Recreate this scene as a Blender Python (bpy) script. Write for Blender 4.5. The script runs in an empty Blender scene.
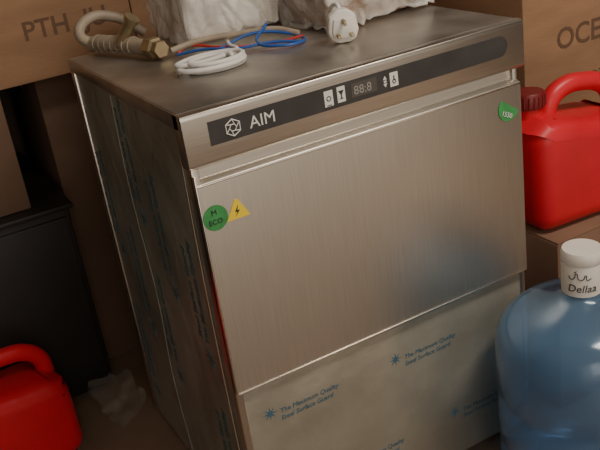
import bpy, bmesh, math, random
from mathutils import Vector, Matrix, noise
random.seed(3)
S=bpy.context.scene
FL=-0.82
# ------------------------------------------------------------ materials
def mat(name,col,rough=.5,metal=0,var=0,vscale=8,bump=0,bscale=40,stretch=None,trans=0,alpha=1,spec=.5,ior=1.45,aniso=0,coat=0,rvar=0,bdist=.002):
    m=bpy.data.materials.new(name);m.use_nodes=True
    n=m.node_tree.nodes;l=m.node_tree.links;b=n['Principled BSDF']
    b.inputs['Base Color'].default_value=(*col,1);b.inputs['Roughness'].default_value=rough
    b.inputs['Metallic'].default_value=metal;b.inputs['Transmission Weight'].default_value=trans
    b.inputs['Alpha'].default_value=alpha;b.inputs['Specular IOR Level'].default_value=spec
    b.inputs['IOR'].default_value=ior;b.inputs['Anisotropic'].default_value=aniso;b.inputs['Coat Weight'].default_value=coat
    b.inputs['Coat Roughness'].default_value=.15
    tc=n.new('ShaderNodeTexCoord');mp=n.new('ShaderNodeMapping');l.new(tc.outputs['Object'],mp.inputs[0])
    if stretch: mp.inputs['Scale'].default_value=stretch
    if var:
        nz=n.new('ShaderNodeTexNoise');nz.inputs['Scale'].default_value=vscale;nz.inputs['Detail'].default_value=6
        l.new(mp.outputs[0],nz.inputs['Vector'])
        r=n.new('ShaderNodeValToRGB');l.new(nz.outputs[0],r.inputs[0])
        r.color_ramp.elements[0].position=.3;r.color_ramp.elements[1].position=.7
        r.color_ramp.elements[0].color=(*[c*(1-var) for c in col],1)
        r.color_ramp.elements[1].color=(*[min(1,c*(1+var)) for c in col],1)
        l.new(r.outputs[0],b.inputs['Base Color'])
        if rvar:
            mr=n.new('ShaderNodeMapRange');mr.inputs['To Min'].default_value=rough-rvar;mr.inputs['To Max'].default_value=rough+rvar
            l.new(nz.outputs[0],mr.inputs['Value']);l.new(mr.outputs[0],b.inputs['Roughness'])
    if bump:
        nb=n.new('ShaderNodeTexNoise');nb.inputs['Scale'].default_value=bscale;nb.inputs['Detail'].default_value=5
        l.new(mp.outputs[0],nb.inputs['Vector'])
        bp=n.new('ShaderNodeBump');bp.inputs['Strength'].default_value=bump;bp.inputs['Distance'].default_value=bdist
        l.new(nb.outputs[0],bp.inputs['Height']);l.new(bp.outputs[0],b.inputs['Normal'])
        if coat: l.new(bp.outputs[0],b.inputs['Coat Normal'])
    return m
M={}
M['steel']=mat('brushed_steel',(.58,.535,.47),.32,1,var=.10,vscale=5,bump=.25,bscale=6,stretch=(2,2,120),aniso=.5,rvar=.05,bdist=.0006)
M['steel_v']=mat('brushed_steel_door',(.62,.58,.51),.43,1,var=.06,vscale=5,bump=.2,bscale=6,stretch=(90,2,2),rvar=.04,bdist=.0005)
M['steel_top']=mat('worn_steel_top',(.46,.43,.385),.36,.85,var=.38,vscale=7,bump=.3,bscale=14,stretch=(1,1,1),rvar=.16,bdist=.002)
M['steel_dark']=mat('steel_shadow_gap',(.12,.10,.085),.45,.8)
M['steel_edge']=mat('steel_edge',(.84,.79,.71),.24,1)
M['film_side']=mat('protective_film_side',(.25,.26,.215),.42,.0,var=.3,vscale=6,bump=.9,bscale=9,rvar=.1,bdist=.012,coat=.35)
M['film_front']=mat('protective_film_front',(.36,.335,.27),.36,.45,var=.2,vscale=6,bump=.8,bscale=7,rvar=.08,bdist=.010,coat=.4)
M['film_ink']=mat('film_blue_ink',(.05,.13,.18),.5)
M['film_ink2']=mat('film_side_ink',(.07,.14,.16),.5)
M['black_panel']=mat('black_control_strip',(.045,.043,.041),.35,var=.2,vscale=20)
M['print']=mat('white_print',(.72,.70,.66),.5)
M['lcd']=mat('display_dim',(.09,.08,.07),.2)
M['lcd_digit']=mat('display_digits_grey',(.30,.28,.26),.3)
M['green']=mat('green_sticker',(.05,.28,.08),.45,var=.2,vscale=60)
M['yellow']=mat('yellow_sticker',(.85,.62,.03),.45)
M['ink']=mat('dark_ink',(.03,.03,.03),.5)
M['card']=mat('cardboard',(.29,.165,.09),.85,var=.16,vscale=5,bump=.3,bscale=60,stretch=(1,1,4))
M['card2']=mat('cardboard_shaded',(.13,.076,.047),.85,var=.15,vscale=4,bump=.3,bscale=60)  # darker cardboard, with the shade of the left gap put into its colour
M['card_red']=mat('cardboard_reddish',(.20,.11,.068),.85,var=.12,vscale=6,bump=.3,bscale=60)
M['tape']=mat('packing_tape',(.28,.17,.09),.3)
M['card_ink']=mat('carton_print',(.13,.07,.042),.8)
M['red']=mat('red_plastic',(.60,.013,.026),.38,var=.12,vscale=8,bump=.15,bscale=25)
M['cap_dark']=mat('dark_red_cap',(.16,.012,.014),.4)
M['white']=mat('white_plastic',(.74,.70,.63),.4,var=.06,vscale=20)
M['brass']=mat('aged_brass',(.45,.36,.22),.4,.8,var=.2,vscale=30)
M['grey_hose']=mat('grey_hose',(.33,.27,.20),.5,var=.2,vscale=30)
M['white_hose']=mat('white_hose',(.72,.70,.66),.45)
M['blue']=mat('blue_tube',(.03,.10,.36),.35)
M['red_tube']=mat('red_tube',(.5,.04,.03),.35)
M['black']=mat('black_appliance',(.020,.017,.015),.45,var=.3,vscale=4)
M['floor']=mat('floor_tiles_dusty',(.26,.18,.125),.55,var=.35,vscale=3,bump=.3,bscale=20)
M['wall']=mat('wall_paint_dark',(.12,.085,.06),.85,var=.25,vscale=2,bump=.2,bscale=30)
M['ceil']=mat('ceiling_plaster',(.40,.33,.26),.9,var=.1,vscale=2)
M['jug']=mat('blue_jug_plastic',(.42,.66,.90),.10,trans=.88,ior=1.25,var=.04,vscale=8,coat=.5)
M['foam']=mat('cream_foam',(.74,.68,.60),.7,var=.08,vscale=14,bump=.3,bscale=30)
M['rubber']=mat('black_rubber',(.02,.02,.02),.7)
def film(name,op,col,scale=11):
    m=bpy.data.materials.new(name);m.use_nodes=True;n=m.node_tree.nodes;l=m.node_tree.links;n.clear()
    o=n.new('ShaderNodeOutputMaterial');mx=n.new('ShaderNodeMixShader');t=n.new('ShaderNodeBsdfTransparent')
    p=n.new('ShaderNodeBsdfPrincipled');p.inputs['Base Color'].default_value=(*col,1);p.inputs['Roughness'].default_value=.18
    nz=n.new('ShaderNodeTexNoise');nz.inputs['Scale'].default_value=scale;nz.inputs['Distortion'].default_value=1.2;nz.inputs['Detail'].default_value=4;tc=n.new('ShaderNodeTexCoord');l.new(tc.outputs['Object'],nz.inputs[0])
    mr=n.new('ShaderNodeMapRange');mr.inputs['From Min'].default_value=.35;mr.inputs['From Max'].default_value=.65
    mr.inputs['To Min'].default_value=op*.4;mr.inputs['To Max'].default_value=min(1,op*1.6);l.new(nz.outputs[0],mr.inputs[0])
    bp=n.new('ShaderNodeBump');bp.inputs['Strength'].default_value=.9;bp.inputs['Distance'].default_value=.02;l.new(nz.outputs[0],bp.inputs['Height']);l.new(bp.outputs[0],p.inputs['Normal'])
    l.new(mr.outputs[0],mx.inputs[0]);l.new(t.outputs[0],mx.inputs[1]);l.new(p.outputs[0],mx.inputs[2]);l.new(mx.outputs[0],o.inputs[0]);return m
M['poly']=film('clear_polythene',.45,(.85,.82,.77))
M['poly_dim']=film('clear_polythene_thin',.16,(.45,.40,.35))
# ------------------------------------------------------------ helpers
def root(name,loc=(0,0,0),rz=0):
    e=bpy.data.objects.new(name,None);S.collection.objects.link(e);e.location=loc;e.rotation_euler=(0,0,rz);e.empty_display_size=.05;return e
def obj(name,me,m,par=None,smooth=False):
    o=bpy.data.objects.new(name,me);S.collection.objects.link(o)
    if m: me.materials.clear();me.materials.append(M[m])
    if par: o.parent=par
    if smooth:
        for p in me.polygons:p.use_smooth=True
    return o
def box(name,b,m,par=None,bev=0,seg=2):
    x0,x1,y0,y1,z0,z1=b;bm=bmesh.new();bmesh.ops.create_cube(bm,size=1)
    for v in bm.verts: v.co=Vector(((x0+x1)/2+v.co.x*(x1-x0),(y0+y1)/2+v.co.y*(y1-y0),(z0+z1)/2+v.co.z*(z1-z0)))
    if bev: bmesh.ops.bevel(bm,geom=bm.edges[:],offset=bev,segments=seg,affect='EDGES',profile=.5)
    me=bpy.data.meshes.new(name);bm.to_mesh(me);bm.free();o=obj(name,me,m,par,smooth=bool(bev))
    if bev: shade(o)
    return o
def shade(o,ang=35):
    bm=bmesh.new();bm.from_mesh(o.data)
    for e in bm.edges:
        if len(e.link_faces)==2 and e.calc_face_angle(0)>math.radians(ang): e.smooth=False
    bm.to_mesh(o.data);bm.free()
def extr(name,pts,axis,a,b,m,par=None,bev=0,seg=3,ang=35):
    """extrude 2D polygon. axis 'x': pts=(y,z); 'y': pts=(x,z); 'z': pts=(x,y)"""
    bm=bmesh.new()
    def P(p,t): return {'x':(t,p[0],p[1]),'y':(p[0],t,p[1]),'z':(p[0],p[1],t)}[axis]
    A=[bm.verts.new(P(p,a)) for p in pts];B=[bm.verts.new(P(p,b)) for p in pts];n=len(pts)
    bm.faces.new(A);bm.faces.new(B[::-1])
    for i in range(n): bm.faces.new((A[i],B[i],B[(i+1)%n],A[(i+1)%n]))
    bmesh.ops.recalc_face_normals(bm,faces=bm.faces[:])
    if bev: bmesh.ops.bevel(bm,geom=bm.edges[:],offset=bev,segments=seg,affect='EDGES',profile=.5)
    me=bpy.data.meshes.new(name);bm.to_mesh(me);bm.free();o=obj(name,me,m,par,smooth=True);shade(o,ang);return o
def lathe(name,prof,m,par=None,seg=64,loc=(0,0,0),ang=40):
    bm=bmesh.new();rings=[]
    for r,z in prof:
        if r<1e-5: rings.append([bm.verts.new((0,0,z))])
        else: rings.append([bm.verts.new((r*math.cos(2*math.pi*i/seg),r*math.sin(2*math.pi*i/seg),z)) for i in range(seg)])
    for A,B in zip(rings,rings[1:]):
        for i in range(seg):
            j=(i+1)%seg
            if len(A)==1: bm.faces.new((A[0],B[j],B[i])) if len(B)>1 else None
            elif len(B)==1: bm.faces.new((A[i],A[j],B[0]))
            else: bm.faces.new((A[i],A[j],B[j],B[i]))
    bmesh.ops.recalc_face_normals(bm,faces=bm.faces[:])
    me=bpy.data.meshes.new(name);bm.to_mesh(me);bm.free();o=obj(name,me,m,par,smooth=True);o.location=loc;shade(o,ang);return o
def tomesh(name,cu,m,par,smooth=True):
    t=bpy.data.objects.new('tmp',cu);S.collection.objects.link(t)
    dg=bpy.context.evaluated_depsgraph_get();me=bpy.data.meshes.new_from_object(t.evaluated_get(dg));bpy.data.objects.remove(t)
    me.name=name;return obj(name,me,m,par,smooth)
def tube(name,pts,r,m,par=None,cyc=False,res=10,poly=False):
    cu=bpy.data.curves.new(name,'CURVE');cu.dimensions='3D';cu.bevel_depth=r;cu.bevel_resolution=4;cu.use_fill_caps=True;cu.resolution_u=res
    if poly:
        s=cu.splines.new('POLY');s.points.add(len(pts)-1)
        for p,q in zip(s.points,pts): p.co=(*q,1)
    else:
        s=cu.splines.new('BEZIER');s.bezier_points.add(len(pts)-1)
        for p,q in zip(s.bezier_points,pts): p.co=q;p.handle_left_type=p.handle_right_type='AUTO'
    s.use_cyclic_u=cyc
    return tomesh(name,cu,m,par)
def text(name,s,size,mtx,m,par=None,ext=.0003,shear=0,bold=0):
    cu=bpy.data.curves.new(name,'FONT');cu.body=s;cu.size=size;cu.extrude=ext;cu.resolution_u=3;cu.shear=shear;cu.offset=bold
    o=tomesh(name,cu,m,par,False);o.data.transform(mtx);return o
FRONT=Matrix.Rotation(math.pi/2,4,'X')         # text in xz plane facing -y
def F(x,y,z,rot=0): return Matrix.Translation((x,y,z))@FRONT@Matrix.Rotation(rot,4,'Z')
LEFT=Matrix.Rotation(-math.pi/2,4,'Z')@FRONT    # facing -x
def L(x,y,z,rot=0): return Matrix.Translation((x,y,z))@LEFT@Matrix.Rotation(rot,4,'Z')
def poly(name,pts,m,par,y,th=.0008):
    return extr(name,pts,'y',y,y+th,m,par)
def ngon(cx,cz,r,n,a0=0): return [(cx+r*math.cos(a0+2*math.pi*i/n),cz+r*math.sin(a0+2*math.pi*i/n)) for i in range(n)]
# ------------------------------------------------------------ room
box('floor',(-2.5,3.2,-3,1.4,FL-.05,FL),'floor')
box('wall_back',(-2.5,3.2,1.3,1.4,FL,1.7),'wall')
box('wall_left',(-2.6,-2.5,-3,1.4,FL,1.7),'wall')
box('wall_right',(3.2,3.3,-3,1.4,FL,1.7),'wall')
box('ceiling',(-2.6,3.3,-3,1.4,1.7,1.8),'ceil')
# ------------------------------------------------------------ dishwasher
W,D=.6,.555
dw=root('commercial_dishwasher')
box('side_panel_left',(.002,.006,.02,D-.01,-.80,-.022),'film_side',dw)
box('side_panel_right',(W-.006,W-.002,.012,D-.01,-.80,-.022),'steel',dw)
box('back_panel',(.006,W-.006,D-.012,D-.008,-.80,-.022),'steel',dw)
box('base_plate',(.006,W-.006,.03,D-.02,-.80,-.79),'steel_dark',dw)
box('inner_carcass',(.012,W-.012,.03,D-.03,-.78,-.03),'steel_dark',dw)
box('corner_post_left',(.0,.012,.003,.026,-.80,-.08),'steel',dw,.002)
box('corner_post_right',(W-.010,W+.001,.004,.026,-.80,-.08),'steel',dw,.002)
box('corner_post_rear',(-.001,.012,D-.02,D,-.80,-.02),'steel',dw,.002)
extr('top_sheet',[(.012,-.022),(.012,-.006),(.016,0),(D,0),(D,-.022)],'x',0,W+.008,'steel_top',dw,.0015,2)
box('top_side_lip',(-.002,.0015,.012,D,-.024,-.0015),'steel_top',dw,.001)
extr('control_fascia',[(.03,-.001),(.006,-.001),(.0015,-.003),(0,-.008),(0,-.076),(.003,-.081),(.03,-.081)],'x',-.002,W+.014,'steel',dw,.0012,2)
r=.0175;cz=-.036
pts=[(.036,cz-r),(.560,cz-r)]+[(.560+r*math.cos(a),cz+r*math.sin(a)) for a in [(-1.2+2.4*i/8) for i in range(9)]]+[(.560,cz+r),(.036,cz+r)]
poly('control_strip',pts,'black_panel',dw,-.0008)
yy=-.0013
def ring(name,cx,cz,r,n,a0,w,m='print'):
    pts=[(x,yy,z) for x,z in ngon(cx,cz,r,n,a0)]
    return tube(name,pts,w,m,dw,True,poly=True)
ring('logo_hexagon',.073,cz,.0125,6,math.pi/6,.0009)
ring('logo_inner',.073,cz,.0055,6,0,.0008)
for k in range(6):
    a=k*math.pi/3
    tube(f'logo_arm_{k}',[(.073+.0055*math.cos(a),yy,cz+.0055*math.sin(a)),(.073+.0118*math.cos(a+.52),yy,cz+.0118*math.sin(a+.52))],.0007,'print',dw,poly=True)
text('logo_text','AIM',.0250,F(.099,-.0010,cz-.009),'print',dw)
def icon(name,x,z,w,h,kind):
    poly(name+'_pad',[(x-w/2,z-h/2),(x+w/2,z-h/2),(x+w/2,z+h/2),(x-w/2,z+h/2)],'print',dw,-.0012)
    if kind==0:
        tube(name+'_ring',[(a,-.0014,b) for a,b in ngon(x,z,.0035,10)],.0007,'ink',dw,True,poly=True)
        box(name+'_bar',(x-.004,x+.004,-.0016,-.0012,z-h/2+.001,z-h/2+.0022),'ink',dw)
    elif kind==1:
        poly(name+'_cup',[(x-.005,z+.006),(x+.005,z+.006),(x+.001,z),(x+.001,z-.005),(x+.004,z-.007),(x-.004,z-.007),(x-.001,z-.005),(x-.001,z)],'ink',dw,-.0016)
    else:
        box(name+'_bar',(x-.001,x+.001,-.0016,-.0012,z-.002,z+.006),'ink',dw)
        tube(name+'_ring',[(a,-.0014,b) for a,b in ngon(x,z-.003,.003,10)],.0007,'ink',dw,True,poly=True)
icon('power_icon',.232,cz,.015,.024,0);icon('wash_icon',.254,cz+.001,.014,.024,1);icon('drain_icon',.350,cz,.015,.022,2)
box('display',(.272,.318,-.0012,-.0006,cz-.010,cz+.012),'lcd',dw)
text('display_digits','88:8',.019,F(.276,-.0012,cz-.006),'lcd_digit',dw)
poly('arrow_up',[(.330,cz+.003),(.337,cz+.003),(.3335,cz+.009)],'print',dw,-.0012)
poly('arrow_down',[(.330,cz-.003),(.337,cz-.003),(.3335,cz-.009)],'print',dw,-.0012)
box('button_small',(.331,.336,-.0013,-.0006,cz-.0015,cz+.0015),'print',dw)
extr('door_handle_recess',[(.03,-.079),(.012,-.081),(.010,-.100),(.03,-.112)],'x',.004,W-.004,'steel',dw)
extr('door_panel',[(.03,-.098),(.008,-.098),(-.003,-.1025),(-.005,-.106),(-.005,-.455),(-.002,-.460),(.03,-.460)],'x',.0015,W-.001,'steel_v',dw,.001,2)
box('door_top_highlight',(.002,W-.002,-.0062,-.002,-.1065,-.1035),'steel_edge',dw,.001)  # brighter strip that paints the highlight line along the door's top
box('door_bottom_edge',(.002,W-.002,-.0064,-.003,-.459,-.4555),'steel_edge',dw,.001)
box('door_side_seam',(.0,.0035,-.004,.01,-.46,-.09),'steel_edge',dw,.001)
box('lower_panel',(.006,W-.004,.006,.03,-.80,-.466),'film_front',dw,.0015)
for i,x in enumerate((.05,W-.05)):
    for j,y in enumerate((.06,D-.06)):
        lathe(f'foot_{i}{j}',[(0,-.82),(.022,-.82),(.022,-.812),(.014,-.808),(.014,-.79),(0,-.79)],'rubber',dw,24,(x,y,0))
lathe('screw',[(0,0),(.004,0),(.003,.002),(0,.0025)],'ink',dw,16,(.578,.0055,-.52)).rotation_euler=(math.pi/2,0,0)
def star(name,x,z,R,mk):
    pts=[]
    for i in range(16):
        a=math.pi*i/8;rr=R if i%2==0 else R*.28;pts.append((x+rr*math.cos(a),z+rr*math.sin(a)))
    return poly(name,pts,mk,dw,.0052)
for k,(x,z) in enumerate(((.052,-.524),(.302,-.530),(.17,-.70),(.42,-.70))):
    star(f'film_star_{k}',x,z,.0125,'film_ink')
    text(f'film_text_{k}a','The Maximum Quality',.0125,F(x+.018,.0055,z-.008),'film_ink',dw,shear=.2)
    text(f'film_text_{k}b','Steel Surface Guard',.0125,F(x+.018,.0055,z-.022),'film_ink',dw,shear=.2)
def side_star(name,y,z,R):
    pts=[]
    for i in range(16):
        a=math.pi*i/8;rr=R if i%2==0 else R*.28;pts.append((y+rr*math.cos(a),z+rr*math.sin(a)))
    extr(name,pts,'x',.0012,.0019,'film_ink2',dw)
for k,(y,z0) in enumerate(((.085,-.76),(.085,-.44),(.49,-.72),(.49,-.38),(.29,-.58),(.29,-.25),(.20,-.36),(.40,-.52))):
    text(f'side_text_{k}a','The Maximum Quality',.021,L(.0014,y,z0+.03,math.pi/2),'film_ink2',dw,bold=.0003)
    text(f'side_text_{k}b','Steel Surface Guard',.021,L(.0014,y+.028,z0+.03,math.pi/2),'film_ink2',dw,bold=.0003)
    side_star(f'side_star_{k}',y+.008,z0,.020)
tube('film_edge',[(.0015,.33,-.03),(-.001,.335,-.2),(.0005,.325,-.42),(-.001,.34,-.6),(.001,.33,-.79)],.0012,'film_side',dw)
tube('film_edge_front',[(.001,.035,-.03),(-.001,.04,-.3),(0,.036,-.79)],.0014,'steel_edge',dw)
ys=-.0062
poly('eco_sticker',ngon(.020,-.157,.0195,32),'green',dw,ys)
text('eco_text1','M',.012,F(.014,ys-.0006,-.152),'ink',dw);text('eco_text2','ECO',.011,F(.008,ys-.0006,-.166),'ink',dw)
c=(.055,-.157)
poly('warning_sticker',[(c[0]-.0185,c[1]-.012),(c[0]+.0195,c[1]-.012),(c[0]+.003,c[1]+.018),(c[0]-.002,c[1]+.018)],'yellow',dw,ys)
poly('warning_bolt',[(c[0]-.004,c[1]-.008),(c[0]+.004,c[1]+.001),(c[0],c[1]+.001),(c[0]+.002,c[1]+.009),(c[0]-.004,c[1]-.001),(c[0],c[1]-.001)],'ink',dw,ys-.0006)
def arc(cx,cz,r,a,b,n=14): return [(cx+r*math.cos(a+(b-a)*i/n),cz+r*math.sin(a+(b-a)*i/n)) for i in range(n+1)]
poly('quality_sticker',arc(.570,-.142,.022,math.radians(130),math.radians(340)),'green',dw,ys)
text('quality_text','1550',.012,F(.553,ys-.0006,-.150,-.45),'print',dw)
# ------------------------------------------------------------ jugs & cans
jug=root('water_jug',(.565,-.172,FL))
R=.145
prof=[(0,.018),(.06,.012),(.105,0),(.128,.002),(R-.003,.012),(R,.03),(R,.085),(R-.006,.097),(R-.006,.105),(R,.117),(R,.185),(R-.006,.197),(R-.006,.205),(R,.217),(R,.300),(R-.004,.325),(R-.016,.346),(.106,.366),(.072,.382),(.045,.392),(.031,.398),(.029,.406),(.029,.45)]
b=lathe('jug_body',prof,'jug',jug,96,ang=80)
s=b.modifiers.new('wall','SOLIDIFY');s.thickness=.0025;s.offset=-1
lathe('jug_cap',[(.0295,.402),(.0325,.402),(.033,.41),(.033,.452),(.032,.456),(.0335,.458),(.0335,.472),(.031,.478),(0,.479)],'white',jug,48)
def wrap(o,r,a0,z0):
    for v in o.data.vertices:
        a=a0+v.co.x/r;d=r+v.co.z*1.0
        v.co=Vector((d*math.cos(a),d*math.sin(a),z0+v.co.y))
ac=math.atan2(-1.098+.167,-.385-.567)
t=text('cap_writing','Dellaa',.019,Matrix.Identity(4),'ink',jug,ext=.0003,shear=.2);wrap(t,.0335,ac-.72,.412)
t=tube('cap_script',[(0,.006,0),(.004,.001,0),(.010,.004,0),(.013,.012,0),(.017,.002,0),(.024,.002,0),(.028,.009,0),(.03,.001,0),(.037,.003,0)],.0007,'ink',jug);wrap(t,.0335,ac-.65,.434)
t=tube('cap_script_dot',[(.008,.014,0),(.012,.016,0)],.0007,'ink',jug);wrap(t,.0335,ac-.6,.434)

def jerry(loc,rz):
    e=root('jerry_can',loc,rz)
    extr('body',[(-.125,0),(.135,0),(.135,.150),(.125,.178),(.10,.192),(.02,.200),(-.035,.214),(-.10,.222),(-.125,.205)],'y',-.082,.082,'red',e,.034,6,60)
    tube('handle',[(-.045,0,.205),(-.034,0,.236),(-.005,0,.254),(.045,0,.254),(.088,0,.240),(.113,0,.212),(.118,0,.175)],.0185,'red',e)
    lathe('neck',[(.026,.19),(.026,.236),(.022,.24),(.022,.246),(0,.246)],'red',e,32,(-.085,0,0))
    lathe('cap',[(.0,.236),(.030,.236),(.031,.24),(.031,.262),(.028,.266),(0,.266)],'cap_dark',e,32,(-.085,0,0))
    for k in range(20):
        a=2*math.pi*k/20
        box(f'cap_rib_{k}',(-.085+.031*math.cos(a)-.0015,-.085+.031*math.cos(a)+.0015,.031*math.sin(a)-.0015,.031*math.sin(a)+.0015,.240,.261),'cap_dark',e)
    box('mould_seam',(-.126,.136,-.0012,.0012,.04,.145),'red',e)
    return e
jerry((.806,.105,-.438),math.radians(-4))
jerry((-.31,.585,FL),math.radians(14))
# ------------------------------------------------------------ cartons
def carton(b,m,bev=.004,txt=[]):
    x0,x1,y0,y1,z0,z1=b
    e=root('cardboard_box',((x0+x1)/2,(y0+y1)/2,z0));hx,hy,h=(x1-x0)/2,(y1-y0)/2,z1-z0
    box('carton_body',(-hx,hx,-hy,hy,0,h-.003),m,e,bev)
    for sgn in (-1,1):
        box(f'flap_{sgn}',(-hx+.002,hx-.002,min(sgn*.002,sgn*(hy-.001)),max(sgn*.002,sgn*(hy-.001)),h-.004,h),m,e,.001)
    box('tape',(-hx-.0006,hx+.0006,-.025,.025,h-.06,h+.0006),'tape',e)
    for i,(s,sz,x,z,rot,ff) in enumerate(txt):
        mt=F(x-(x0+x1)/2,-hy-.0006,z-z0,rot) if ff=='F' else L(-hx-.0006,x-(y0+y1)/2,z-z0,rot)
        text(f'print_{i}',s,sz,mt,'card_ink',e,bold=sz*.012)
    return e
carton((-.62,.205,.76,1.2,-.072,.36),'card',txt=[('PTH  JU',.054,-.03,.014,0,'F'),('FRAGILE',.03,-.5,.10,0,'F')])
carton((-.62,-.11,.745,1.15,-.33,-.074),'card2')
carton((.225,.70,.82,1.22,-.20,.20),'card',txt=[('MADE IN',.04,.35,.05,0,'F')])
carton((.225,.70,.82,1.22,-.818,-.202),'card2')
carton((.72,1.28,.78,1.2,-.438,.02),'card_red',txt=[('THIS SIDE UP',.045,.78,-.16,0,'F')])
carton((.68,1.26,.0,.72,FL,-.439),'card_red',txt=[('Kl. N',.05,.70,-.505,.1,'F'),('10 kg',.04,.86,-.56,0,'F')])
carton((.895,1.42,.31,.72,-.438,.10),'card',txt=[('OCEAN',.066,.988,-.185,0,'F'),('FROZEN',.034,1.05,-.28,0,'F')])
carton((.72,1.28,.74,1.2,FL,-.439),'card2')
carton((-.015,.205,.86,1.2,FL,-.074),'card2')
# ------------------------------------------------------------ black appliance
ap=root('black_cabinet')
box('cabinet_body',(-.66,-.04,.72,1.18,-.80,-.333),'black',ap,.006)
box('cabinet_top',(-.67,-.03,.71,1.19,-.345,-.332),'black',ap,.004)
box('cabinet_door',(-.65,-.05,.712,.72,-.78,-.36),'black',ap,.003)
box('cabinet_handle',(-.60,-.56,.695,.712,-.68,-.46),'rubber',ap,.004)
for i,x in enumerate((-.6,-.1)):
    for j,y in enumerate((.78,1.12)): box(f'foot_{i}{j}',(x-.02,x+.02,y-.02,y+.02,FL,-.80),'rubber',ap)
# ------------------------------------------------------------ plastic bags
def crumple(name,b,m,par,amp,sc,seed,cuts=34,rnd=.3,ridge=1.2,fold=0):
    x0,x1,y0,y1,z0,z1=b;bm=bmesh.new();bmesh.ops.create_cube(bm,size=2)
    bmesh.ops.subdivide_edges(bm,edges=bm.edges[:],cuts=cuts,use_grid_fill=True)
    c=Vector(((x0+x1)/2,(y0+y1)/2,(z0+z1)/2));h=Vector(((x1-x0)/2,(y1-y0)/2,(z1-z0)/2))
    for v in bm.verts:
        p=v.co.copy();n=p.normalized();q=p*(1-rnd)+n*rnd*1.2
        w=Vector((q.x*h.x,q.y*h.y,q.z*h.z))+c
        d=noise.noise(w*sc+Vector((seed,seed,0)))
        rd=abs(noise.noise(Vector((w.x*sc*1.4,w.y*sc*.6,w.z*sc))+Vector((0,seed,seed))))
        w+=n*amp*(d-rd*ridge)
        if fold:
            f1=abs(noise.noise(Vector((w.x*26+w.z*12,w.y*16,w.z*8))+Vector((seed,0,9))))
            w-=n*fold*(1-min(1,f1*3.5))
        w.z=max(w.z,z0);v.co=w
    me=bpy.data.meshes.new(name);bm.to_mesh(me);bm.free();return obj(name,me,m,par,True)
bag=root('plastic_wrapped_package')
crumple('foam_tray',(.188,.365,.40,.545,.001,.17),'foam',bag,.008,8,2,30,.10)
crumple('polythene_wrap',(.165,.372,.365,.552,.0005,.21),'poly',bag,.016,12,3,60,.12,1.2,.008)
bag2=root('plastic_wrapped_package')
crumple('inner_pack',(.39,.592,.255,.53,.001,.14),'card',bag2,.004,8,5,24,.06)
crumple('polythene_wrap',(.368,.612,.215,.552,.0005,.20),'poly',bag2,.016,12,8,60,.12,1.2,.008)
fb=root('plastic_bag')
crumple('bag_film',(-.11,-.012,.56,.68,FL+.001,-.74),'poly_dim',fb,.03,18,12,34,.4)
# ------------------------------------------------------------ hoses on top
h=root('drain_hose')
tube('hose_body',[(.048,.545,.018),(.068,.49,.022),(.088,.44,.020),(.105,.385,.018)],.0145,'grey_hose',h)
tube('hose_tail',[(.048,.545,.018),(.03,.545,.04),(.05,.55,.062),(.10,.545,.058),(.15,.53,.02)],.010,'grey_hose',h)
for k in range(7):
    t=k/6;p=Vector((.056,.525,.020)).lerp(Vector((.091,.43,.020)),t)
    o=lathe(f'hose_rib_{k}',[(.0145,-.002),(.0165,-.002),(.0165,.002),(.0145,.002)],'grey_hose',h,24);o.location=p;o.rotation_euler=(math.pi/2,0,.34)
f1=lathe('brass_nut',[(0,-.016),(.018,-.016),(.0195,-.012),(.0195,.008),(.015,.012),(.015,.026),(.011,.026),(0,.024)],'brass',h,6,ang=20);f1.location=(.108,.372,.0195);f1.rotation_euler=(math.pi/2,0,.2)
f2=lathe('brass_elbow',[(0,-.02),(.011,-.02),(.011,.03),(.014,.03),(.014,.038),(0,.038)],'brass',h,24);f2.location=(.083,.445,.04);f2.rotation_euler=(.5,.5,0)
h=root('coiled_tubing')
pts=[]
for i in range(90):
    a=2*math.pi*i/20;lay=i//30;k=i%30/30
    rr=.026+.024*(k if lay%2==0 else 1-k);pts.append((.146+rr*1.22*math.cos(a),.205+rr*.85*math.sin(a),.0045+.006*lay*.9))
pts+=[(.20,.235,.012),(.215,.29,.010),(.235,.345,.008)]
tube('coil',pts,.0042,'white_hose',h)
tube('blue_tube_a',[(.135,.335,.006),(.17,.31,.010),(.22,.26,.008),(.27,.235,.010),(.31,.205,.006)],.0026,'blue',h)
tube('blue_tube_b',[(.20,.30,.006),(.26,.29,.02),(.31,.255,.014),(.325,.225,.006),(.30,.20,.006),(.27,.205,.008),(.25,.25,.012),(.29,.29,.03)],.0028,'blue',h)
tube('red_tube',[(.14,.345,.006),(.16,.35,.012),(.20,.31,.008),(.23,.27,.007),(.29,.24,.006),(.325,.225,.01)],.0024,'red_tube',h)
tube('clear_tube',[(.130,.350,.012),(.18,.345,.018),(.25,.31,.020),(.30,.28,.02),(.325,.24,.012)],.0058,'grey_hose',h)
pl=root('power_plug',(.358,.147,0),math.radians(-22))
extr('plug_body',[(-.020,.006),(-.026,.02),(-.022,.046),(-.008,.056),(.008,.056),(.022,.046),(.026,.02),(.020,.006),(.008,.001),(-.008,.001)],'y',-.010,.014,'white',pl,.004,3)
extr('plug_raised_face',[(-.016,.010),(-.019,.02),(-.015,.042),(.015,.042),(.019,.02),(.016,.010)],'y',-.014,-.008,'white',pl,.0015,2)
box('pin_earth',(-.002,.002,-.036,-.013,.034,.042),'brass',pl,.0005)
box('pin_live',(-.014,-.008,-.032,-.013,.014,.018),'brass',pl,.0005)
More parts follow.
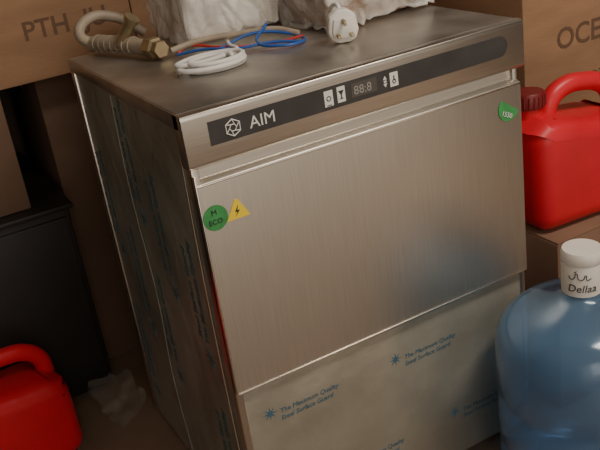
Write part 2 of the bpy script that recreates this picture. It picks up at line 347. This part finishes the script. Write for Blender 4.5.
box('pin_neutral',(.008,.014,-.032,-.013,.014,.018),'brass',pl,.0005)
tube('power_cord',[(0,.006,.05),(-.002,.020,.060),(-.012,.045,.045),(-.012,.062,.006)],.0035,'white_hose',pl)
# ------------------------------------------------------------ light
wd=bpy.data.worlds.new('World');S.world=wd;wd.use_nodes=True
bg=wd.node_tree.nodes['Background'];bg.inputs[0].default_value=(.95,.84,.72,1);bg.inputs[1].default_value=.85
def area(name,loc,tgt,sz,pw,col):
    ld=bpy.data.lights.new(name,'AREA');ld.shape='RECTANGLE';ld.size=sz[0];ld.size_y=sz[1];ld.energy=pw;ld.color=col
    o=bpy.data.objects.new(name,ld);S.collection.objects.link(o);o.location=loc
    o.rotation_euler=(Vector(tgt)-Vector(loc)).to_track_quat('-Z','Y').to_euler();return o
area('ceiling_light',(.9,-1.0,1.62),(.7,-.3,-.3),(1.2,.3),36,(1,.91,.80))
area('front_area_light',(-.6,-2.7,.6),(.5,.0,-.3),(1.0,1.6),11,(1,.93,.84))  # soft light added at the room's open front; no doorway stands there
sp=bpy.data.lights.new('door_highlight_spot','SPOT');sp.energy=260;sp.spot_size=math.radians(40);sp.spot_blend=.8;sp.color=(1,.91,.80);sp.shadow_soft_size=.1  # added spot, no real fixture: brightens the floor that the door reflects
so=bpy.data.objects.new('door_highlight_spot',sp);S.collection.objects.link(so);so.location=(1.7,-1.5,1.6)
so.rotation_euler=(Vector((1.5,-1.35,FL))-Vector(so.location)).to_track_quat('-Z','Y').to_euler()
# ------------------------------------------------------------ camera
Rm=[[0.86027,-0.49109,-0.13703],[-0.31319,-0.29692,-0.90208],[0.40231,0.81895,-0.40923]]
cd=bpy.data.cameras.new('camera');cam=bpy.data.objects.new('camera',cd);S.collection.objects.link(cam)
rt=Vector(Rm[0]);up=-Vector(Rm[1]);bk=-Vector(Rm[2])
mm=Matrix((rt,up,bk)).transposed().to_4x4();mm.translation=Vector((-.385,-1.098,.3321));cam.matrix_world=mm
cd.sensor_width=36;cd.lens=877/600*36;cd.clip_start=.02
S.camera=cam
